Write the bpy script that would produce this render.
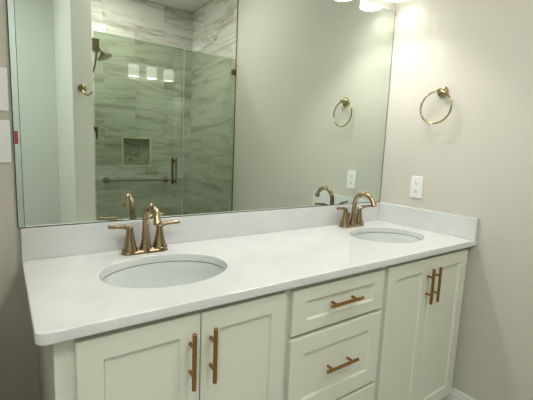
import bpy, bmesh, math
from mathutils import Vector, Matrix

# ------------------------------------------------------------------ clear
for o in list(bpy.data.objects):
    bpy.data.objects.remove(o, do_unlink=True)
S = bpy.context.scene
C = S.collection
PI = math.pi

# ------------------------------------------------------------------ key dimensions (metres)
ZC = 0.87            # counter top height
W = 1.74             # right wall
CEIL = ZC + 1.83     # ceiling height
YG = -1.71           # shower glass plane
YB = -2.685          # far wall of the room and of the shower
XL = -1.15           # left wall
D = 0.56             # counter depth
T = 0.02             # splash thickness

# ------------------------------------------------------------------ camera
cam_d = bpy.data.cameras.new('camera')
cam = bpy.data.objects.new('camera', cam_d)
C.objects.link(cam)
fw = Vector((0.57503096, 0.80679097, -0.13574877))
rt = Vector((0.8169047, -0.57529341, 0.04128197))
up = Vector((0.04478945, 0.13463222, 0.98988286))
cam.matrix_world = Matrix(((rt.x, up.x, -fw.x, -0.0368),
                           (rt.y, up.y, -fw.y, -1.366),
                           (rt.z, up.z, -fw.z, ZC + 0.3782),
                           (0, 0, 0, 1)))
cam_d.sensor_width = 36.0
cam_d.lens = 372.61 / 533.0 * 36.0
cam_d.clip_start = 0.01
S.camera = cam

# ------------------------------------------------------------------ world, exposure, light levels
world = bpy.data.worlds.new('world')
S.world = world
world.use_nodes = True
world.node_tree.nodes['Background'].inputs[0].default_value = (0.9, 0.92, 0.95, 1)
world.node_tree.nodes['Background'].inputs[1].default_value = 0.3
S.view_settings.view_transform = 'Standard'
S.view_settings.look = 'None'
S.view_settings.gamma = 1.0
S.view_settings.use_curve_mapping = False
S.view_settings.exposure = 0.2
LAMP = 2.0          # emission of the frosted vanity shades
LAMP_COL = (1.0, 0.98, 0.945)
BULB = 4.0          # emission of the bulbs inside the shades
BULB_W = 7.0         # light thrown downwards by each bulb, watts
LEFT_DIM = 0.24      # the fixture over the left sink burns lower
ROOM_FILL_W = 6.3          # added ceiling fill over the middle of the room, watts
HALL_FILL_W = 10.5         # added ceiling fill in the open area left of the vanity, watts
HALL_FILL_COL = (0.95, 1.0, 0.97)
SHOWER_FILL_W = 8.5      # added fill over the shower, watts
#        # added ceiling fill, watts


# ------------------------------------------------------------------ materials
def new_mat(name):
    m = bpy.data.materials.new(name)
    m.use_nodes = True
    return m, m.node_tree.nodes, m.node_tree.links, m.node_tree.nodes['Principled BSDF']


def plain(name, col, rough=0.5, metal=0.0, spec=0.5, noise=0.0, nscale=8.0, bump=0.0, bscale=200.0, coat=0.0):
    m, n, l, b = new_mat(name)
    b.inputs['Base Color'].default_value = (*col, 1)
    b.inputs['Roughness'].default_value = rough
    b.inputs['Metallic'].default_value = metal
    b.inputs['Specular IOR Level'].default_value = spec
    b.inputs['Coat Weight'].default_value = coat
    tc = n.new('ShaderNodeTexCoord')
    if noise:
        t = n.new('ShaderNodeTexNoise')
        t.inputs['Scale'].default_value = nscale
        t.inputs['Detail'].default_value = 4
        l.new(tc.outputs['Object'], t.inputs['Vector'])
        r = n.new('ShaderNodeValToRGB')
        r.color_ramp.elements[0].position = 0.35
        r.color_ramp.elements[1].position = 0.65
        r.color_ramp.elements[0].color = (*[c * (1 - noise) for c in col], 1)
        r.color_ramp.elements[1].color = (*[min(1, c * (1 + noise)) for c in col], 1)
        l.new(t.outputs['Fac'], r.inputs['Fac'])
        l.new(r.outputs['Color'], b.inputs['Base Color'])
    if bump:
        t2 = n.new('ShaderNodeTexNoise')
        t2.inputs['Scale'].default_value = bscale
        t2.inputs['Detail'].default_value = 3
        l.new(tc.outputs['Object'], t2.inputs['Vector'])
        bp = n.new('ShaderNodeBump')
        bp.inputs['Strength'].default_value = bump
        bp.inputs['Distance'].default_value = 0.002
        l.new(t2.outputs['Fac'], bp.inputs['Height'])
        l.new(bp.outputs['Normal'], b.inputs['Normal'])
    return m


def emit(name, col, s):
    m, n, l, b = new_mat(name)
    b.inputs['Base Color'].default_value = (0.9, 0.9, 0.88, 1)
    b.inputs['Roughness'].default_value = 0.3
    b.inputs['Emission Color'].default_value = (*col, 1)
    b.inputs['Emission Strength'].default_value = s
    return m


def marble_tile(name, ua, va, tw, th, offs, dark, mid, light, rough=0.06):
    """polished veined tile; ua / va pick the two world axes that lie in the wall"""
    m, n, l, b = new_mat(name)
    tc = n.new('ShaderNodeTexCoord')
    sp = n.new('ShaderNodeSeparateXYZ')
    l.new(tc.outputs['Object'], sp.inputs[0])
    cb = n.new('ShaderNodeCombineXYZ')
    l.new(sp.outputs[ua], cb.inputs[0])
    l.new(sp.outputs[va], cb.inputs[1])
    br = n.new('ShaderNodeTexBrick')
    br.offset = 0.5
    br.inputs['Scale'].default_value = 1.0
    br.inputs['Brick Width'].default_value = tw
    br.inputs['Row Height'].default_value = th
    br.inputs['Mortar Size'].default_value = 0.0016
    br.inputs['Mortar Smooth'].default_value = 0.1
    br.inputs['Color1'].default_value = (0.0, 0.0, 0.0, 1)
    br.inputs['Color2'].default_value = (1, 1, 1, 1)
    mp0 = n.new('ShaderNodeMapping')
    mp0.inputs['Location'].default_value = (offs[0], offs[1], 0)
    l.new(cb.outputs[0], mp0.inputs['Vector'])
    l.new(mp0.outputs[0], br.inputs['Vector'])
    # every tile shifts the vein pattern a little
    ad = n.new('ShaderNodeVectorMath')
    ad.operation = 'MULTIPLY_ADD'
    ad.inputs[1].default_value = (0.7, 1.3, 0.9)
    l.new(br.outputs['Color'], ad.inputs[0])
    l.new(cb.outputs[0], ad.inputs[2])
    mp = n.new('ShaderNodeMapping')
    mp.inputs['Rotation'].default_value = (0, 0, 0.55)
    mp.inputs['Scale'].default_value = (0.55, 3.4, 1.0)
    l.new(ad.outputs[0], mp.inputs['Vector'])
    t = n.new('ShaderNodeTexNoise')
    t.inputs['Scale'].default_value = 1.5
    t.inputs['Detail'].default_value = 8
    t.inputs['Roughness'].default_value = 0.62
    t.inputs['Distortion'].default_value = 1.1
    l.new(mp.outputs[0], t.inputs['Vector'])
    r = n.new('ShaderNodeValToRGB')
    e = r.color_ramp.elements
    e[0].position = 0.33
    e[0].color = (*dark, 1)
    e[1].position = 0.47
    e[1].color = (*mid, 1)
    x = e.new(0.70)
    x.color = (*light, 1)
    l.new(t.outputs['Fac'], r.inputs['Fac'])
    # thin dark veins
    t2 = n.new('ShaderNodeTexNoise')
    t2.inputs['Scale'].default_value = 1.1
    t2.inputs['Detail'].default_value = 5
    t2.inputs['Distortion'].default_value = 1.6
    l.new(mp.outputs[0], t2.inputs['Vector'])
    sb = n.new('ShaderNodeMath')
    sb.operation = 'SUBTRACT'
    sb.inputs[1].default_value = 0.5
    l.new(t2.outputs['Fac'], sb.inputs[0])
    ab = n.new('ShaderNodeMath')
    ab.operation = 'ABSOLUTE'
    l.new(sb.outputs[0], ab.inputs[0])
    r2 = n.new('ShaderNodeValToRGB')
    r2.color_ramp.elements[0].position = 0.0
    r2.color_ramp.elements[0].color = (0.74, 0.70, 0.62, 1)
    r2.color_ramp.elements[1].position = 0.035
    r2.color_ramp.elements[1].color = (1, 1, 1, 1)
    l.new(ab.outputs[0], r2.inputs['Fac'])
    mx = n.new('ShaderNodeMix')
    mx.data_type = 'RGBA'
    mx.blend_type = 'MULTIPLY'
    mx.inputs[0].default_value = 1.0
    l.new(r.outputs['Color'], mx.inputs[6])
    l.new(r2.outputs['Color'], mx.inputs[7])
    m2 = n.new('ShaderNodeMix')
    m2.data_type = 'RGBA'
    l.new(br.outputs['Fac'], m2.inputs[0])
    l.new(mx.outputs[2], m2.inputs[6])
    m2.inputs[7].default_value = (*[0.72 * c for c in mid], 1)
    l.new(m2.outputs[2], b.inputs['Base Color'])
    b.inputs['Roughness'].default_value = rough
    return m


def glass_mat(name, tint):
    """clear sheet: tinted transmission plus a Fresnel reflection"""
    m = bpy.data.materials.new(name)
    m.use_nodes = True
    n, l = m.node_tree.nodes, m.node_tree.links
    n.clear()
    out = n.new('ShaderNodeOutputMaterial')
    tr = n.new('ShaderNodeBsdfTransparent')
    tr.inputs[0].default_value = (*tint, 1)
    gl = n.new('ShaderNodeBsdfGlossy')
    gl.inputs['Roughness'].default_value = 0.0
    gl.inputs['Color'].default_value = (1, 1, 1, 1)
    fr = n.new('ShaderNodeFresnel')
    ge = n.new('ShaderNodeNewGeometry')          # same outer reflectance on both faces of the thin sheet
    mr = n.new('ShaderNodeMapRange')
    mr.inputs['To Min'].default_value = 1.9
    mr.inputs['To Max'].default_value = 1.0 / 1.9
    l.new(ge.outputs['Backfacing'], mr.inputs['Value'])
    l.new(mr.outputs['Result'], fr.inputs['IOR'])
    mx = n.new('ShaderNodeMixShader')
    l.new(fr.outputs[0], mx.inputs[0])
    l.new(tr.outputs[0], mx.inputs[1])
    l.new(gl.outputs[0], mx.inputs[2])
    l.new(mx.outputs[0], out.inputs[0])
    return m


def mirror_mat(name, col, rough=0.0):
    m, n, l, b = new_mat(name)
    b.inputs['Base Color'].default_value = (*col, 1)
    b.inputs['Metallic'].default_value = 1.0
    b.inputs['Roughness'].default_value = rough
    return m


M = {}
M['paint'] = plain('beige_wall_paint', (0.605, 0.58, 0.51), 0.75, bump=0.08, bscale=320, spec=0.3)
M['paint_pale'] = plain('pale_wall_paint', (0.80, 0.82, 0.77), 0.7, bump=0.08, bscale=320, spec=0.3)
M['partition'] = plain('cream_partition_paint', (0.86, 0.85, 0.77), 0.5)
M['ceiling'] = plain('white_ceiling_paint', (0.84, 0.83, 0.80), 0.85)
M['trim'] = plain('white_trim_paint', (0.82, 0.83, 0.82), 0.4)
M['floor'] = plain('pale_floor_tile', (0.58, 0.57, 0.54), 0.4, noise=0.08, nscale=5)
M['cabinet'] = plain('cabinet_paint', (0.75, 0.75, 0.64), 0.38, noise=0.012, nscale=3)
M['cab_in'] = plain('cabinet_inside', (0.45, 0.40, 0.32), 0.6)
M['quartz'] = plain('white_quartz', (0.685, 0.70, 0.69), 0.10, noise=0.025, nscale=9, spec=0.55)
M['china'] = plain('sink_china', (0.66, 0.69, 0.68), 0.08, spec=0.6)
M['gasket'] = plain('dark_caulk', (0.06, 0.06, 0.055), 0.7)
M['bronze'] = plain('champagne_bronze', (0.35, 0.262, 0.162), 0.2, metal=1.0)
M['dark_brass'] = plain('dark_bronze', (0.24, 0.17, 0.09), 0.3, metal=1.0)
M['pull'] = plain('copper_bronze_pull', (0.36, 0.19, 0.065), 0.3, metal=1.0)
M['brass'] = plain('pale_brass', (0.45, 0.36, 0.20), 0.2, metal=1.0)
M['chrome'] = plain('chrome', (0.75, 0.77, 0.78), 0.12, metal=1.0)
M['plastic'] = plain('white_plastic', (0.84, 0.84, 0.83), 0.35)
M['slot'] = plain('dark_slot', (0.03, 0.03, 0.03), 0.6)
M['red'] = plain('red_sticker', (0.42, 0.05, 0.03), 0.5)
M['mirror'] = mirror_mat('silvered_mirror', (0.735, 0.80, 0.74))
M['bevel'] = mirror_mat('bevelled_mirror_edge', (0.62, 0.69, 0.65), 0.05)
M['edge_dark'] = plain('dark_mirror_edge', (0.05, 0.06, 0.05), 0.4)
M['glass'] = glass_mat('shower_glass', (0.79, 0.85, 0.77))
M['glass_edge'] = plain('glass_edge', (0.72, 0.84, 0.74), 0.15)
M['shade'] = emit('frosted_shade', LAMP_COL, LAMP)
M['shade_dim'] = emit('frosted_shade_dim', LAMP_COL, LAMP * LEFT_DIM)
M['bulb_dim'] = emit('lamp_bulb_dim', LAMP_COL, BULB * LEFT_DIM)
M['bulb'] = emit('lamp_bulb', LAMP_COL, BULB)
td, tm, tl = (0.36, 0.335, 0.28), (0.575, 0.56, 0.505), (0.68, 0.68, 0.635)
M['tile_xz'] = marble_tile('marble_tile_back', 0, 2, 0.61, 0.305, (0.10, 0.06), td, tm, tl)
M['tile_yz'] = marble_tile('marble_tile_side', 1, 2, 0.61, 0.305, (0.25, 0.06), td, tm, tl)
M['mosaic'] = marble_tile('niche_mosaic', 0, 2, 0.05, 0.025, (0, 0), (0.30, 0.28, 0.22), (0.46, 0.45, 0.38), (0.62, 0.61, 0.54), 0.3)


# ------------------------------------------------------------------ mesh helpers
def box(bm, x0, x1, y0, y1, z0, z1):
    v = [bm.verts.new((x, y, z)) for z in (z0, z1) for y in (y0, y1) for x in (x0, x1)]
    for f in ((0, 2, 3, 1), (4, 5, 7, 6), (0, 1, 5, 4), (2, 6, 7, 3), (0, 4, 6, 2), (1, 3, 7, 5)):
        bm.faces.new([v[i] for i in f])


def frame_from(d):
    d = Vector(d).normalized()
    a = Vector((0, 0, 1)) if abs(d.z) < 0.9 else Vector((1, 0, 0))
    u = d.cross(a).normalized()
    return d, u, u.cross(d).normalized()


def loft(bm, rings, cap=(True, True), closed=False):
    R = [[bm.verts.new(p) for p in r] for r in rings]
    n = len(R[0])
    pairs = list(zip(R[:-1], R[1:])) + ([(R[-1], R[0])] if closed else [])
    for a, b in pairs:
        for i in range(n):
            bm.faces.new((a[i], a[(i + 1) % n], b[(i + 1) % n], b[i]))
    if not closed:
        if cap[0]:
            bm.faces.new(R[0][::-1])
        if cap[1]:
            bm.faces.new(R[-1])


def tube(bm, pts, rad, n=16, flat=1.0, cap=(True, True)):
    """swept tube with parallel-transport frames; rad is a number or a list"""
    pts = [Vector(p) for p in pts]
    if not isinstance(rad, (list, tuple)):
        rad = [rad] * len(pts)
    d0, u, v = frame_from(pts[1] - pts[0])
    rings = []
    prev = d0
    for i, p in enumerate(pts):
        if i == 0:
            d = (pts[1] - pts[0]).normalized()
        elif i == len(pts) - 1:
            d = (pts[-1] - pts[-2]).normalized()
        else:
            d = ((pts[i + 1] - p).normalized() + (p - pts[i - 1]).normalized()).normalized()
        q = prev.rotation_difference(d)
        u = q @ u
        v = q @ v
        prev = d
        rings.append([p + (u * math.cos(t) + v * math.sin(t) * flat) * rad[i]
                      for t in [2 * PI * k / n for k in range(n)]])
    loft(bm, rings, cap)


def lathe(bm, prof, axis=(0, 0, 1), org=(0, 0, 0), n=32, sx=1.0, sy=1.0, cap=(True, True)):
    """prof: list of (radius, height along axis)"""
    d, u, v = frame_from(axis)
    if tuple(axis) == (0, 0, 1):
        u, v = Vector((1, 0, 0)), Vector((0, 1, 0))
    o = Vector(org)
    loft(bm, [[o + d * h + u * (sx * r * math.cos(2 * PI * k / n)) + v * (sy * r * math.sin(2 * PI * k / n))
               for k in range(n)] for r, h in prof], cap)


def torus(bm, c, axis, R, r, n=64, m=12):
    d, u, v = frame_from(axis)
    c = Vector(c)
    rings = []
    for i in range(n):
        a = 2 * PI * i / n
        e = u * math.cos(a) + v * math.sin(a)
        rings.append([c + e * (R + r * math.cos(2 * PI * k / m)) + d * (r * math.sin(2 * PI * k / m)) for k in range(m)])
    loft(bm, rings, closed=True)


def obj(name, bm, mat, parent=None, smooth=False, bevel=0.0, seg=2, kind=None, label=None):
    bmesh.ops.recalc_face_normals(bm, faces=bm.faces)
    me = bpy.data.meshes.new(name)
    bm.to_mesh(me)
    bm.free()
    o = bpy.data.objects.new(name, me)
    C.objects.link(o)
    me.materials.append(M[mat] if isinstance(mat, str) else mat)
    if parent:
        o.parent = parent
    if smooth:
        for p in me.polygons:
            p.use_smooth = True
        me.set_sharp_from_angle(angle=math.radians(40))
    if bevel:
        md = o.modifiers.new('bevel', 'BEVEL')
        md.width = bevel
        md.segments = seg
        md.limit_method = 'ANGLE'
        md.angle_limit = math.radians(40)
        md.harden_normals = False
    if kind:
        o['kind'] = kind
    if label:
        o['label'] = label
    return o


def B():
    return bmesh.new()


def thing(name, label, cat, loc=(0, 0, 0), group=None):
    o = bpy.data.objects.new(name, None)
    o.empty_display_size = 0.05
    C.objects.link(o)
    o.location = loc
    o['label'] = label
    o['category'] = cat
    if group:
        o['group'] = group
    return o


def boxobj(name, b, mat, parent=None, bevel=0.0, kind=None, label=None):
    bm = B()
    box(bm, *b)
    return obj(name, bm, mat, parent, bevel=bevel, kind=kind, label=label)


def copy_tree(o, loc=None, label=None, parent=None):
    kids = [c for c in C.objects if c.parent == o]
    c = o.copy()
    C.objects.link(c)
    if parent:
        c.parent = parent
    for k in kids:
        copy_tree(k, parent=c)
    if loc is not None:
        c.location = loc
    if label:
        c['label'] = label
    return c


# ================================================================== THE SETTING
st = 'structure'
boxobj('floor', (XL - .1, W + .1, YB - .1, .1, -.1, 0), 'floor', kind=st)
boxobj('ceiling', (XL - .1, W + .1, YB - .1, .1, CEIL, CEIL + .1), 'ceiling', kind=st)
boxobj('wall_back', (XL - .1, W + .1, 0, .1, 0, CEIL), 'paint', kind=st)
boxobj('wall_right', (W, W + .1, YG + .012, 0, 0, CEIL), 'paint', kind=st)
boxobj('wall_left', (-.25, -.15, -.68, 0, 0, CEIL), 'paint', kind=st, bevel=.002)
boxobj('wall_hall', (XL - .1, XL, YB, 0, 0, CEIL), 'paint_pale', kind=st)
boxobj('wall_front', (XL - .1, .40, YB - .1, YB, 0, CEIL), 'paint_pale', kind=st)
boxobj('wall_partition', (.40, .53, YB, YG + .002, 0, CEIL), 'partition', kind=st, bevel=.002)
# tiled shower walls; the far one has the niche opening
NX0, NX1, NZ0, NZ1 = .992, 1.274, ZC + .145, ZC + .432
bm = B()
xs = [.53, NX0, NX1, W + .1]
zs = [0, NZ0, NZ1, CEIL]
for i in range(3):
    for j in range(3):
        if i == 1 and j == 1:
            continue
        v = [bm.verts.new(p) for p in ((xs[i], YB, zs[j]), (xs[i + 1], YB, zs[j]), (xs[i + 1], YB, zs[j + 1]), (xs[i], YB, zs[j + 1]))]
        bm.faces.new(v)
bmesh.ops.remove_doubles(bm, verts=bm.verts, dist=1e-5)
ret = bmesh.ops.extrude_face_region(bm, geom=list(bm.faces))
bmesh.ops.translate(bm, vec=(0, -.1, 0), verts=[e for e in ret['geom'] if isinstance(e, bmesh.types.BMVert)])
obj('wall_shower_back', bm, 'tile_xz', kind=st)
boxobj('wall_shower_right', (W, W + .1, YB, YG + .012, 0, CEIL), 'tile_yz', kind=st)
boxobj('wall_shower_left', (.53, .54, YB, YG - .03, 0, CEIL), 'tile_yz', kind=st)
boxobj('trim_1', (W - .006, W, YG + .006, YG + .02, 0, CEIL), 'brass', kind=st)          # tile edge strip
boxobj('trim_3', (.397, .532, YG + .0025, YG + .0165, 0, CEIL), 'partition', kind=st, bevel=.003)        # casing on the partition end
boxobj('trim_2', (.53, W, YG - .06, YG + .06, 0, .09), 'tile_xz', kind=st, bevel=.003)     # shower curb
# baseboards with a stepped top
def baseboard(name, bs):
    bm = B()
    for b in bs:
        box(bm, *b)
    return obj(name, bm, 'trim', kind=st, bevel=.003)
baseboard('baseboard_right', [(W - .015, W, YG + .07, -.475, 0, .095), (W - .010, W, YG + .07, -.475, .095, .118)])
baseboard('baseboard_back', [(-.15, .035, -.015, 0, 0, .095), (-.15, .035, -.010, 0, .095, .118)])
baseboard('baseboard_left', [(XL, XL + .015, YB, -.015, 0, .095), (XL, XL + .010, YB, -.015, .095, .118)])
baseboard('baseboard_front', [(XL + .015, .40, YB, YB + .015, 0, .095), (XL + .015, .40, YB, YB + .010, .095, .118)])

# ================================================================== CABINETS
FY = -.525           # face frame front
DY = -.545           # door front


def shaker(bm, x0, x1, z0, z1, rail_x, rail_z, y=DY, th=.0195, rec=.008, bev=.004):
    """one shaker front: raised frame, sloped inner edge, flat recessed field"""
    def ring(a, zz0, zz1, yy, ax=None):
        ax = a if ax is None else ax
        return [(x0 + ax, yy, z0 + zz0), (x1 - ax, yy, z0 + zz0), (x1 - ax, yy, z1 - zz1), (x0 + ax, yy, z1 - zz1)]
    e = .002
    rings = [ring(0, 0, 0, y + th), ring(0, 0, 0, y + e), ring(0, e, e, y, e), ring(0, rail_z, rail_z, y, rail_x),
             ring(0, rail_z + bev, rail_z + bev, y + rec, rail_x + bev)]
    loft(bm, rings)


def pull(parent, p, vertical, name='door_handle', L=.150, seat=DY):
    """bar pull on two posts; p is the bar centre, given by (x, z)"""
    h = bpy.data.objects.new  # noqa
    yb = seat - .027
    r = .0058
    bm = B()
    x, z = p
    if vertical:
        prof = [(0.0001, -L / 2), (r * .85, -L / 2), (r, -L / 2 + .001), (r, L / 2 - .001), (r * .85, L / 2), (0.0001, L / 2)]
        lathe(bm, prof, (0, 0, 1), (x, yb, z), 20)
        posts = [(x, z - .038), (x, z + .038)]
    else:
        prof = [(0.0001, -L / 2), (r * .85, -L / 2), (r, -L / 2 + .001), (r, L / 2 - .001), (r * .85, L / 2), (0.0001, L / 2)]
        lathe(bm, prof, (1, 0, 0), (x, yb, z), 20)
        posts = [(x - .048, z), (x + .048, z)]
    for px, pz in posts:
        lathe(bm, [(.0048, 0), (.0048, seat - yb)], (0, 1, 0), (px, yb, pz), 16)
    return obj(name, bm, 'pull', parent, smooth=True)


def carcass(t, x0, x1, x0f, x1f, open_top, sill=True):
    """box of panels with a toe kick, and a face frame on its front"""
    z0, z1 = .10, ZC - .0263
    bm = B()
    p = .016
    box(bm, x0, x0 + p, FY + .02, -.002, 0.0, z1)
    box(bm, x1 - p, x1, FY + .02, -.002, 0.0, z1)
    box(bm, x0 + p, x1 - p, FY + .02, -.002, z0, z0 + p)
    box(bm, x0 + p, x1 - p, -.012, -.002, z0 + p, z1)
    obj('cabinet_box', bm, 'cabinet', t, bevel=.0012)
    bm = B()
    zt = z1
    box(bm, x0, x0f, FY, FY + .02, z0, zt)
    box(bm, x1f, x1, FY, FY + .02, z0, zt)
    box(bm, x0f, x1f, FY, FY + .02, zt - .035, zt)
    box(bm, x0f, x1f, FY, FY + .02, z0, z0 + .03)
    if not sill:
        box(bm, x0f, x1f, FY, FY + .02, ZC - .215, ZC - .18)
        box(bm, x0f, x1f, FY, FY + .02, ZC - .50, ZC - .465)
    obj('face_frame', bm, 'cabinet', t, bevel=.0012)
    boxobj('toe_kick', (x0 + p, x1 - p, -.46, -.445, 0, z0), 'cabinet', t)


ZD0, ZD1 = ZC - .762, ZC - .043
def sink_cabinet(label, x0, x1, dl, dr, hx):
    t = thing('sink_cabinet', label, 'cabinet', ((x0 + x1) / 2, 0, 0), 'vanity base cabinets')
    hold = []
    carcass(t, x0, x1, dl[0] + .015, dr[1] - .015, True)
    for (a, b), hxx in ((dl, hx[0]), (dr, hx[1])):
        bm = B()
        shaker(bm, a, b, ZD0, ZD1, .054, .053)
        d = obj('door', bm, 'cabinet', t)
        pull(d, (hxx, ZC - .154), True)
    return t


def recentre(t):
    """meshes above were written in world space: shift them under the thing's own origin"""
    off = Vector(t.location)
    done = set()
    def rec(o):
        for c in [k for k in C.objects if k.parent == o]:
            if c.type == 'MESH' and c.data.name not in done:
                c.data.transform(Matrix.Translation(-off))
                done.add(c.data.name)
            rec(c)
    rec(t)
    return t


recentre(sink_cabinet('left two-door shaker sink cabinet in pale greige paint below the sink nearest the switches',
                      .033, .6525, (.072, .3585), (.3615, .640), (.3305, .3885)))
recentre(sink_cabinet('right two-door shaker sink cabinet in pale greige paint against the right wall',
                      1.1125, 1.718, (1.125, 1.406), (1.409, 1.703), (1.383, 1.434)))
t = thing('drawer_cabinet', 'narrow three-drawer shaker cabinet standing between the two sink cabinets', 'cabinet', (.8825, 0, 0), 'vanity base cabinets')
carcass(t, .6533, 1.1117, .68, 1.085, False, sill=False)
for z0, z1, rx, rz in ((ZC - .191, ZC - .046, .057, .040), (ZC - .484, ZC - .205, .057, .058), (ZC - .762, ZC - .497, .057, .058)):
    bm = B()
    shaker(bm, .664, 1.100, z0, z1, rx, rz)
    d = obj('drawer', bm, 'cabinet', t)
    pull(d, (.878, (z0 + z1) / 2 + .006), False, 'drawer_handle')
recentre(t)

# ================================================================== COUNTERTOP
SINKS = ((.365, -.288), (1.44, -.288))
SA, SB = .193, .152
XM = (SINKS[0][0] + SINKS[1][0]) / 2
t = thing('countertop', 'long white quartz vanity countertop with two oval sink cutouts', 'countertop', (0, 0, ZC))


def slab_half(bm, c, x0, x1, y0, y1, rcorner, z0, z1):
    """rectangle with an oval hole; the front left corner may be rounded"""
    cx, cy = c
    N = 128
    angs = [2 * PI * (k + .5) / N for k in range(N)]
    for px, py in ((x0, y0), (x1, y0), (x0, y1), (x1, y1)):
        angs.append(math.atan2(py - cy, px - cx) % (2 * PI))
    if rcorner:
        for k in range(9):
            a = PI + (PI / 2) * k / 8
            angs.append(math.atan2(y0 + rcorner + rcorner * math.sin(a) - cy, x0 + rcorner + rcorner * math.cos(a) - cx) % (2 * PI))
    angs = sorted(set(round(a, 6) for a in angs))
    outer = []
    for a in angs:
        dx, dy = math.cos(a), math.sin(a)
        s = min([((x1 if dx > 0 else x0) - cx) / dx if abs(dx) > 1e-9 else 1e9,
                 ((y1 if dy > 0 else y0) - cy) / dy if abs(dy) > 1e-9 else 1e9])
        px, py = cx + dx * s, cy + dy * s
        if rcorner and px < x0 + rcorner and py < y0 + rcorner:
            ox, oy = x0 + rcorner, y0 + rcorner
            # ray / circle
            bx, by = cx - ox, cy - oy
            bb = bx * dx + by * dy
            cc = bx * bx + by * by - rcorner ** 2
            disc = bb * bb - cc
            if disc > 0:
                s2 = -bb + math.sqrt(disc)
                px, py = cx + dx * s2, cy + dy * s2
        if abs(px - XM) < 1e-5:
            px = XM
        outer.append((px, py))
    inner = []
    for a in angs:
        dx, dy = math.cos(a), math.sin(a)
        s = 1 / math.sqrt((dx / SA) ** 2 + (dy / SB) ** 2)
        inner.append((cx + dx * s, cy + dy * s))
    n = len(angs)
    b = .0025

    def inset(p, d):
        px, py = p
        if rcorner and px < x0 + rcorner and py < y0 + rcorner:
            ox, oy = x0 + rcorner, y0 + rcorner
            k = (rcorner - d) / rcorner
            return ox + (px - ox) * k, oy + (py - oy) * k
        lo = x0 if abs(x0 - XM) < 1e-6 else x0 + d
        hi = x1 if abs(x1 - XM) < 1e-6 else x1 - d
        return min(max(px, lo), hi), min(max(py, y0 + d), y1 - d)

    def hole(p, d):
        v = Vector((p[0] - cx, p[1] - cy))
        v = v * ((v.length + d) / v.length)
        return cx + v.x, cy + v.y
    rings = [[(*hole(p, 0), z0) for p in inner], [(*hole(p, 0), z1 - b) for p in inner],
             [(*hole(p, b * .3), z1 - b * .3) for p in inner], [(*hole(p, b), z1) for p in inner],
             [(*hole(p, b + .004), z1) for p in inner], [(*inset(p, b + .004), z1) for p in outer],
             [(*inset(p, b), z1) for p in outer], [(*inset(p, b * .3), z1 - b * .3) for p in outer],
             [(*p, z1 - b) for p in outer], [(*p, z0 + b) for p in outer], [(*inset(p, b), z0) for p in outer]]
    R = [[bm.verts.new(p) for p in r] for r in rings]

    def seam(i, j):
        return all(abs(outer[k][0] - XM) < 1e-5 for k in (i, j))
    for r in range(len(R)):
        q = (r + 1) % len(R)
        for i in range(n):
            j = (i + 1) % n
            if 5 <= r <= 9 and seam(i, j):
                continue
            try:
                bm.faces.new((R[r][i], R[r][j], R[q][j], R[q][i]))
            except ValueError:
                pass


bm = B()
slab_half(bm, SINKS[0], 0, XM, -D, -.0005, .02, -.026, 0)
slab_half(bm, SINKS[1], XM, W - .0005, -D, -.0005, 0, -.026, 0)
bmesh.ops.remove_doubles(bm, verts=bm.verts, dist=2e-5)
bmesh.ops.dissolve_degenerate(bm, edges=bm.edges, dist=1e-6)
obj('slab', bm, 'quartz', t, smooth=True)
for nm, bb, lb in (('backsplash', (0, W - T - .0003, -T, -.0005, .0003, .102), 'long low white quartz backsplash between countertop and mirror'),
                   ('side_splash', (W - T, W - .0005, -D, -.0005, .0003, .102), 'short white quartz side splash on the right wall below the outlet')):
    o = boxobj(nm, bb, 'quartz', bevel=.0015)
    o.location = (0, 0, ZC)
    o['label'] = lb
    o['category'] = 'backsplash'


# ================================================================== SINKS
def make_sink(label, loc):
    t = thing('sink', label, 'sink', loc, 'undermount sinks')
    bm = B()
    z = -.0282
    prof = [(1.10, z - .002), (1.10, z), (1.012, z), (1.0, z - .004), (.985, z - .03), (.945, z - .07), (.86, z - .105), (.70, z - .128), (.45, z - .139), (.14, z - .143)]
    n = 64
    rings = [[(SA * k * math.cos(2 * PI * i / n), SB * k * math.sin(2 * PI * i / n), h) for i in range(n)] for k, h in prof]
    back = [[(SA * (k + .05) * math.cos(2 * PI * i / n), SB * (k + .05) * math.sin(2 * PI * i / n), h - .012) for i in range(n)] for k, h in prof[3:]][::-1]
    loft(bm, rings + back, closed=True)
    obj('basin', bm, 'china', t, smooth=True)
    bm = B()
    rings = [[(SA * k * math.cos(2 * PI * i / n), SB * k * math.sin(2 * PI * i / n), h) for i in range(n)]
             for k, h in ((1.006, -.0262), (1.05, -.0262), (1.05, -.0282), (1.006, -.0282))]
    loft(bm, rings, closed=True)
    obj('rim_seal', bm, 'gasket', t, label='dark seal line between sink and counter')
    bm = B()
    lathe(bm, [(.030, z - .150), (.030, z - .1405), (.026, z - .139), (.020, z - .141), (.020, z - .150)], n=32)
    d = obj('drain', bm, 'bronze', t, smooth=True, label='bronze drain ring')
    bm = B()
    lathe(bm, [(.017, z - .150), (.017, z - .137), (.014, z - .1345), (.004, z - .1335)], n=32)
    obj('stopper', bm, 'bronze', d, smooth=True)
    return t


sk = make_sink('oval white undermount sink at the left end of the counter', (SINKS[0][0], SINKS[0][1], ZC))
copy_tree(sk, (SINKS[1][0], SINKS[1][1], ZC), 'oval white undermount sink beside the right wall')


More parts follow.
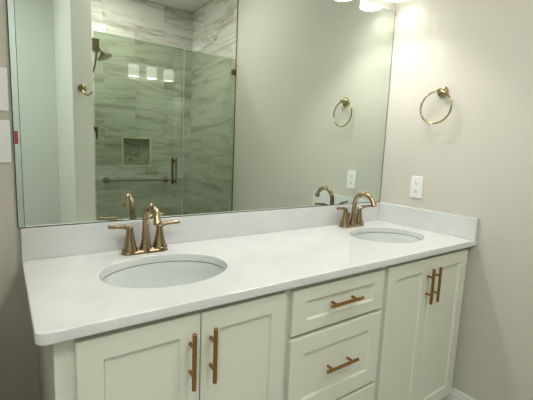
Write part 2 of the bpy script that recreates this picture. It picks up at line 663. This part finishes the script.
# ================================================================== FAUCETS
def make_faucet(label, loc):
    t = thing('faucet', label, 'faucet', loc, 'vanity faucets')
    # base plate: rounded, slightly domed bar
    bm = B()
    def outline(L, H, n=10):
        pts = []
        for sx, sy, a0 in ((1, 1, 0), (-1, 1, 90), (-1, -1, 180), (1, -1, 270)):
            for k in range(n + 1):
                a = math.radians(a0 + 90 * k / n)
                r = .024 * H / .026
                pts.append((sx * (L - r) + r * math.cos(a), sy * (H - r) + r * math.sin(a)))
        return pts
    rings = [[(x, y, z) for x, y in outline(L, H)] for L, H, z in
             ((.081, .026, 0), (.081, .026, .004), (.079, .0245, .008), (.074, .021, .012), (.066, .016, .0145), (.05, .010, .0155))]
    loft(bm, rings)
    obj('base', bm, 'bronze', t, smooth=True)
    # spout: flared foot, riser, gooseneck towards the basin
    bm = B()
    pts, rad = [], []
    for z, r in ((.004, .0235), (.012, .022), (.022, .0185), (.036, .0155), (.055, .0130), (.08, .0121), (.105, .0117)):
        pts.append((0, -.004 - .05 * z, z))
        rad.append(r)
    R = .0600
    cy, cz = -.0095 - R, .115
    for k in range(0, 25):
        a = PI - math.radians(158) * k / 24
        pts.append((0, cy - R * math.cos(a), cz + R * math.sin(a)))
        rad.append(.0116 - .0004 * k / 24)
    e = Vector(pts[-1])
    dirn = (Vector(pts[-1]) - Vector(pts[-2])).normalized()
    for d, r in ((.003, .0113), (.0045, .0132), (.0145, .0136), (.016, .0122)):
        pts.append(tuple(e + dirn * d)); rad.append(r)
    tube(bm, pts, rad, 24)
    s = obj('spout', bm, 'bronze', t, smooth=True)
    bm = B()
    q = e + dirn * .0158
    lathe(bm, [(.010, 0), (.010, .002), (.006, .0022)], dirn, q, n=20)
    obj('aerator', bm, 'dark_brass', s, smooth=True)
    # two lever handles on bell-shaped pedestals
    for sd in (-1, 1):
        bm = B()
        lathe(bm, [(.0265, .004), (.0255, .012), (.0225, .024), (.0190, .038), (.0155, .054), (.0130, .068), (.0120, .078), (.0118, .086), (.0105, .093), (.006, .097)],
              (0, 0, 1), (sd * .052, 0, 0), 28)
        h = obj('handle', bm, 'bronze', t, smooth=True)
        bm = B()
        lp, lr = [], []
        for k, (dx, dz, r) in enumerate(((-.004, .080, .0100), (.003, .0885, .0105), (.012, .0945, .0100), (.024, .0972, .0085), (.040, .0985, .0075),
                                          (.056, .0995, .0072), (.066, .1002, .0078), (.070, .1005, .0080), (.0715, .1006, .0060))):
            lp.append((sd * (.052 + dx), -.010 * max(0, dx) / .07, dz))
            lr.append(r)
        tube(bm, lp, lr, 18, flat=.85)
        obj('lever', bm, 'bronze', h, smooth=True)
        bm = B()
        lathe(bm, [(.0272, .0125), (.0285, .014), (.0272, .0158)], (0, 0, 1), (sd * .052, 0, 0), 28)
        obj('collar', bm, 'bronze', h, smooth=True)
    bm = B()
    lathe(bm, [(.0032, .01), (.0032, .052), (.0052, .054), (.0060, .060), (.0052, .066), (.001, .067)], (0, 0, 1), (0, .0225, 0), 16)
    obj('lift_rod', bm, 'dark_brass', t, smooth=True, label='thin dark drain lift rod')
    return t


fc = make_faucet('champagne bronze two-handle gooseneck faucet behind the left sink', (.363, -.077, ZC))
copy_tree(fc, (1.431, -.077, ZC), 'champagne bronze two-handle gooseneck faucet behind the right sink')

# ================================================================== MIRROR
t = thing('wall_mirror', 'large frameless wall mirror above the backsplash', 'mirror', (0, 0, ZC))
MZ0, MZ1 = .1055, 1.140
bm = B()
box(bm, .0125, W - .006, -.006, -.001, MZ0, MZ1)
obj('mirror_glass', bm, 'mirror', t)
bm = B()
sec = [(-.004, -.001), (-.004, -.0050), (.011, -.006), (.011, -.001)]
loft(bm, [[(x, y, z) for x, y in sec] for z in (MZ0, MZ1)])
obj('bevelled_edge', bm, 'bevel', t, label='narrow grey bevel down the left edge')
bm = B()
box(bm, .011, .0125, -.0062, -.001, MZ0, MZ1)
obj('dark_edge', bm, 'edge_dark', t, label='thin dark line beside the bevel')
boxobj('dark_edge', (-.007, -.004, -.0052, -.001, MZ0, MZ1), 'edge_dark', t, label='thin dark outer left edge')
boxobj('dark_edge', (W - .006, W - .0035, -.0062, -.001, MZ0, MZ1), 'edge_dark', t, label='thin dark right edge')
boxobj('bottom_channel', (-.004, W - .0035, -.0066, -.001, MZ0 - .0033, MZ0), 'edge_dark', t, label='thin dark channel under the mirror')
s = boxobj('sticker', (-.0035, .0055, -.0062, -.0052, .362, .400), 'red')
s.location = (0, 0, ZC)
s['label'] = 'small red sticker on the left edge of the mirror'
s['category'] = 'sticker'

# ================================================================== SWITCHES AND OUTLET
def switch(label, z0, z1):
    t = thing('switch_plate', label, 'light switch', (-.0555, 0, ZC + z0), 'switch plates left of the mirror')
    h = z1 - z0
    boxobj('plate', (-.042, .042, -.007, -.0003, 0, h), 'plastic', t, bevel=.003)
    bm = B()
    loft(bm, [[(-.0165, -.0065, h / 2 - .033), (.0165, -.0065, h / 2 - .033), (.0165, -.0065, h / 2 + .033), (-.0165, -.0065, h / 2 + .033)],
              [(-.0165, -.008, h / 2 - .033), (.0165, -.008, h / 2 - .033), (.0165, -.0115, h / 2 + .033), (-.0165, -.0115, h / 2 + .033)]])
    obj('rocker', bm, 'plastic', t, bevel=.001)
    for zz in (.012, h - .012):
        bm = B()
        lathe(bm, [(.003, 0), (.003, .0008), (.001, .0012)], (0, -1, 0), (0, -.0068, zz), 12)
        obj('screw', bm, 'plastic', t, smooth=True)


switch('upper white wall switch plate left of the mirror', .456, .580)
switch('lower white wall switch plate left of the mirror', .305, .430)

t = thing('wall_outlet', 'white duplex wall outlet above the side splash', 'outlet', (W, -.231, ZC + .212))
boxobj('plate', (-.0065, -.0003, -.0352, .0352, -.0572, .0572), 'plastic', t, bevel=.0025)
for sd in (-1, 1):
    zc = sd * .0195
    bm = B()
    ring = []
    for k in range(32):
        a = 2 * PI * k / 32
        ring.append((.0168 * math.cos(a), max(-.0128, min(.0128, .0168 * math.sin(a)))))
    loft(bm, [[(-.0062, y, zc + z) for y, z in ring], [(-.0085, y * .97, zc + z * .97) for y, z in ring]])
    r = obj('receptacle', bm, 'plastic', t)
    bm = B()
    box(bm, -.0090, -.0083, .0050, .0074, zc - .001, zc + .008)
    box(bm, -.0090, -.0083, -.0072, -.0052, zc - .001, zc + .007)
    lathe(bm, [(.0026, 0), (.0026, .0006)], (-1, 0, 0), (-.0084, 0, zc - .006), 12)
    obj('slots', bm, 'slot', r, label='dark plug slots')
bm = B()
lathe(bm, [(.003, 0), (.003, .0008), (.001, .0014)], (-1, 0, 0), (-.0063, 0, 0), 12)
obj('screw', bm, 'plastic', t, smooth=True)

# ================================================================== TOWEL RING
t = thing('towel_ring', 'round brass towel ring on the right wall above the outlet', 'towel ring', (W, -.323, ZC + .689))
bm = B()
lathe(bm, [(.0275, .0003), (.0275, .006), (.0255, .009), (.021, .011), (.013, .0125), (.0105, .016), (.0095, .030), (.0095, .047), (.0085, .049), (.002, .0495)],
      (-1, 0, 0), (0, 0, 0), 36)
obj('mount', bm, 'brass', t, smooth=True)
bm = B()
torus(bm, (-.038, .010, -.076), (1, .04, -.05), .0775, .0044, 72, 12)
obj('ring', bm, 'brass', t, smooth=True)

# ================================================================== VANITY LIGHTS
def make_light(label, loc, shade='shade', bulb='bulb', watts=(1, 1, 1)):
    t = thing('vanity_light', label, 'vanity light', loc, 'vanity lights above the mirror')
    boxobj('backplate', (-.28, .28, -.022, -.0005, .180, .240), 'brass', t, bevel=.004)
    for dx, wk in zip((-.21, 0, .21), watts):
        bm = B()
        tube(bm, [(dx, -.020, .210), (dx, -.055, .210), (dx, -.080, .205), (dx, -.090, .191), (dx, -.090, .165)], .007, 12)
        a = obj('arm', bm, 'brass', t, smooth=True)
        bm = B()
        lathe(bm, [(.004, .170), (.030, .168), (.034, .163), (.034, .135), (.030, .131)], (0, 0, 1), (dx, -.090, 0), 28)
        obj('socket_cup', bm, 'brass', a, smooth=True)
        bm = B()
        lathe(bm, [(.030, .137), (.054, .132), (.060, .122), (.0605, .06), (.060, 0), (.057, 0), (.057, .120), (.028, .1315)], (0, 0, 1), (dx, -.090, 0), 40, cap=(False, False))
        obj('shade', bm, shade, a, smooth=True, label='glowing white cylinder shade')
        bm = B()
        lathe(bm, [(.012, .130), (.012, .11), (.017, .092), (.020, .080), (.017, .068), (.009, .061), (.002, .060)], (0, 0, 1), (dx, -.090, 0), 24)
        obj('bulb', bm, bulb, a, smooth=True)
        ld = bpy.data.lights.new('bulb_light', 'POINT')
        ld.shadow_soft_size = .010
        ld.energy = BULB_W * wk
        ld.color = LAMP_COL
        lo = bpy.data.objects.new('bulb_light', ld)
        C.objects.link(lo)
        lo.location = Vector(loc) + Vector((dx, -.090, .046))
    return t


LZ = ZC + 1.162
make_light('brass vanity light with three glowing shades above the right sink', (1.425, 0, LZ), watts=(1.1, 1.1, .05))
make_light('brass vanity light with three dimmer shades above the left sink', (.365, 0, LZ), 'shade_dim', 'bulb_dim', (LEFT_DIM,) * 3)

# ================================================================== SHOWER (seen in the mirror)
GZ0, GZ1 = .092, ZC + 1.17
t = thing('shower_door', 'frameless glass shower door with a bronze pull handle', 'shower door', (.545, YG, 0))
bm = B()
box(bm, 0, .690, -.005, .005, GZ0 + .008, GZ1)
obj('glass_panel', bm, 'glass', t)
bm = B()
box(bm, .690, .6925, -.005, .005, GZ0 + .008, GZ1)
obj('side_edge', bm, 'glass_edge', t, label='pale green polished door edge')
boxobj('top_edge', (0, .6925, -.005, .005, GZ1, GZ1 + .003), 'glass_edge', t, label='pale green polished top edge')
bm = B()
for s in (-1, 1):
    y = s * .045
    lathe(bm, [(.002, -.115), (.0095, -.114), (.0095, .114), (.002, .115)], (0, 0, 1), (.615, y, ZC + .155), 18)
    for dz in (-.085, .085):
        lathe(bm, [(.0085, 0), (.0085, .040)], (0, -s, 0), (.615, y, ZC + .155 + dz), 16)
        lathe(bm, [(.013, .036), (.013, .040)], (0, -s, 0), (.615, y, ZC + .155 + dz), 16)
obj('pull_handle', bm, 'bronze', t, smooth=True)
t.rotation_euler = (0, 0, 0.02)
t = thing('fixed_shower_glass', 'fixed glass shower panel against the right wall', 'shower glass', (1.2425, YG, 0))
boxobj('glass_panel', (0, W - .007 - 1.2425, -.005, .005, GZ0 - .0015, GZ1), 'glass', t)
boxobj('top_edge', (0, W - .007 - 1.2425, -.005, .005, GZ1, GZ1 + .003), 'glass_edge', t, label='pale green polished top edge')
boxobj('side_edge', (-.0025, 0, -.005, .005, GZ0 - .0015, GZ1 + .003), 'glass_edge', t, label='pale green polished side edge')
boxobj('wall_clip', (W - .045 - 1.2425, W - .0065 - 1.2425, -.009, .009, ZC + 1.03, ZC + 1.08), 'dark_brass', t, bevel=.002, label='dark brass clip holding the glass to the wall')

t = thing('niche', 'recessed square shower niche lined with small mosaic in the tiled wall', 'shower niche', (NX0, YB, NZ0))
w, h = NX1 - NX0, NZ1 - NZ0
boxobj('niche_back', (.001, w - .001, -.088, -.080, .001, h - .001), 'mosaic', t)
bm = B()
box(bm, .0005, .006, -.080, -.001, .0005, h - .0005)
box(bm, w - .006, w - .0005, -.080, -.001, .0005, h - .0005)
box(bm, .006, w - .006, -.080, -.001, .0005, .006)
box(bm, .006, w - .006, -.080, -.001, h - .006, h - .0005)
obj('niche_lining', bm, 'tile_xz', t)
bm = B()
e = .009
box(bm, -e, 0.001, -.004, .004, -e, h + e)
box(bm, w - .001, w + e, -.004, .004, -e, h + e)
box(bm, 0.001, w - .001, -.004, .004, -e, .001)
box(bm, 0.001, w - .001, -.004, .004, h - .001, h + e)
bmesh.ops.translate(bm, vec=(0, .0045, 0), verts=bm.verts)
obj('niche_trim', bm, plain('pale_niche_trim', (0.85, 0.82, 0.66), 0.3), t, label='pale thin trim around the niche')

t = thing('grab_bar', 'horizontal bronze grab bar on the tiled shower wall below the niche', 'grab bar', (1.135, YB, ZC - .004))
bm = B()
tube(bm, [(-.325, .045, 0), (.325, .045, 0)], .0125, 18)
obj('rail', bm, 'brass', t, smooth=True)
for s in (-1, 1):
    bm = B()
    lathe(bm, [(.036, .0005), (.036, .006), (.030, .010), (.014, .014), (.0125, .045), (.015, .050), (.015, .058), (.004, .060)], (0, 1, 0), (s * .310, 0, 0), 28)
    obj('end_mount', bm, 'dark_brass', t, smooth=True)

# shower head on the left shower wall
t = thing('overhead_shower', 'bronze shower head on a short arm high on the shower wall', 'shower head', (.575, -2.2, ZC + 1.165))
bm = B()
lathe(bm, [(.032, .0005), (.032, .006), (.012, .012)], (1, 0, 0), (-.035, 0, 0), 24)
tube(bm, [(-.027, 0, 0), (.07, 0, .005), (.11, 0, -.005), (.135, 0, -.03)], .011, 14)
obj('arm', bm, 'dark_brass', t, smooth=True)
bm = B()
lathe(bm, [(.012, -.012), (.022, 0), (.055, .022), (.065, .030), (.065, .038), (.056, .040), (.004, .041)], (.42, .15, -.90), (.135, 0, -.036), 32)
obj('head', bm, 'bronze', t, smooth=True)
boxobj('diverter', (.045, .105, -.022, .022, -.03, .075), 'bronze', t, bevel=.005)
bm = B()
tube(bm, [(.085, .0, -.03), (.082, 0, -.08), (.070, 0, -.14), (.055, 0, -.20)], .0075, 12)
obj('hose_stub', bm, 'dark_brass', t, smooth=True)
t = thing('shower_valve', 'round bronze shower valve with a lever low on the shower wall', 'shower valve', (.54, -2.2, ZC + .50))
bm = B()
lathe(bm, [(.085, .0005), (.085, .008), (.04, .016), (.03, .05), (.028, .115), (.004, .118)], (1, 0, 0), (0, 0, 0), 32)
obj('escutcheon', bm, 'dark_brass', t, smooth=True)
bm = B()
tube(bm, [(.105, 0, .0), (.110, 0, -.05), (.108, 0, -.10)], [.011, .009, .007], 14)
obj('lever', bm, 'dark_brass', t, smooth=True)

# robe hook on the partition end
hk = t = thing('robe_hook', 'small brass robe hook on the narrow wall beside the shower', 'hook', (.458, YG + .0165, ZC + .752))
bm = B()
lathe(bm, [(.0245, .0003), (.0245, .005), (.021, .008), (.010, .011), (.009, .022), (.011, .028), (.009, .034), (.002, .036)], (0, 1, 0), (0, 0, .003), 28)
obj('base', bm, 'brass', t, smooth=True)
bm = B()
tube(bm, [(0, .020, .002), (.001, .030, -.012), (.003, .036, -.026), (.012, .042, -.035), (.028, .046, -.036), (.040, .048, -.026), (.046, .049, -.014)],
     [.0055, .0055, .005, .005, .0045, .0045, .0055], 14)
obj('prong', bm, 'brass', t, smooth=True)
hk.scale = (1.2, 1.2, 1.2)

# ================================================================== ADDED FILL LAMPS (unseen, above the frame)
def ceiling_fill(label, x, y, r, watts, col, drop):  # unseen lamp added to brighten the room, shaped like a ceiling fixture
    t = thing('added_ceiling_fill', label, 'ceiling light', (x, y, CEIL))
    bm = B()
    lathe(bm, [(r * 1.25, -.0003), (r * 1.25, -.008), (r * 1.05, -.012), (r, -.006), (r, -.0003)], (0, 0, 1), (0, 0, 0), 48, cap=(False, False))
    obj('fill_trim_ring', bm, 'trim', t, smooth=True)
    bm = B()
    lathe(bm, [(r * .99, -.0005), (r * .99, -.006), (r * .9, -.006 - drop * .6), (r * .6, -.006 - drop), (.002, -.007 - drop)], (0, 0, 1), (0, 0, 0), 48)
    obj('lens', bm, emit('fill_lens', col, watts / (PI * PI * r * r) / 3), t, smooth=True)  # glowing face of the added fill
    ld = bpy.data.lights.new('ceiling_fill', 'AREA')
    ld.shape = 'DISK'
    ld.size = 2 * r
    ld.energy = watts
    ld.color = col
    lo = bpy.data.objects.new('ceiling_fill', ld)
    C.objects.link(lo)
    lo.location = (x, y, CEIL - .016 - drop)


ceiling_fill('wide added fill light over the open area left of the vanity', -.60, -1.85, .19, HALL_FILL_W, HALL_FILL_COL, .03)
ceiling_fill('small added fill light over the middle of the room', 1.05, -1.35, .075, ROOM_FILL_W, (1, .985, .94), .003)
ceiling_fill('small added fill light over the shower', 0.74, -2.15, .075, SHOWER_FILL_W, (1, .985, .94), .003)
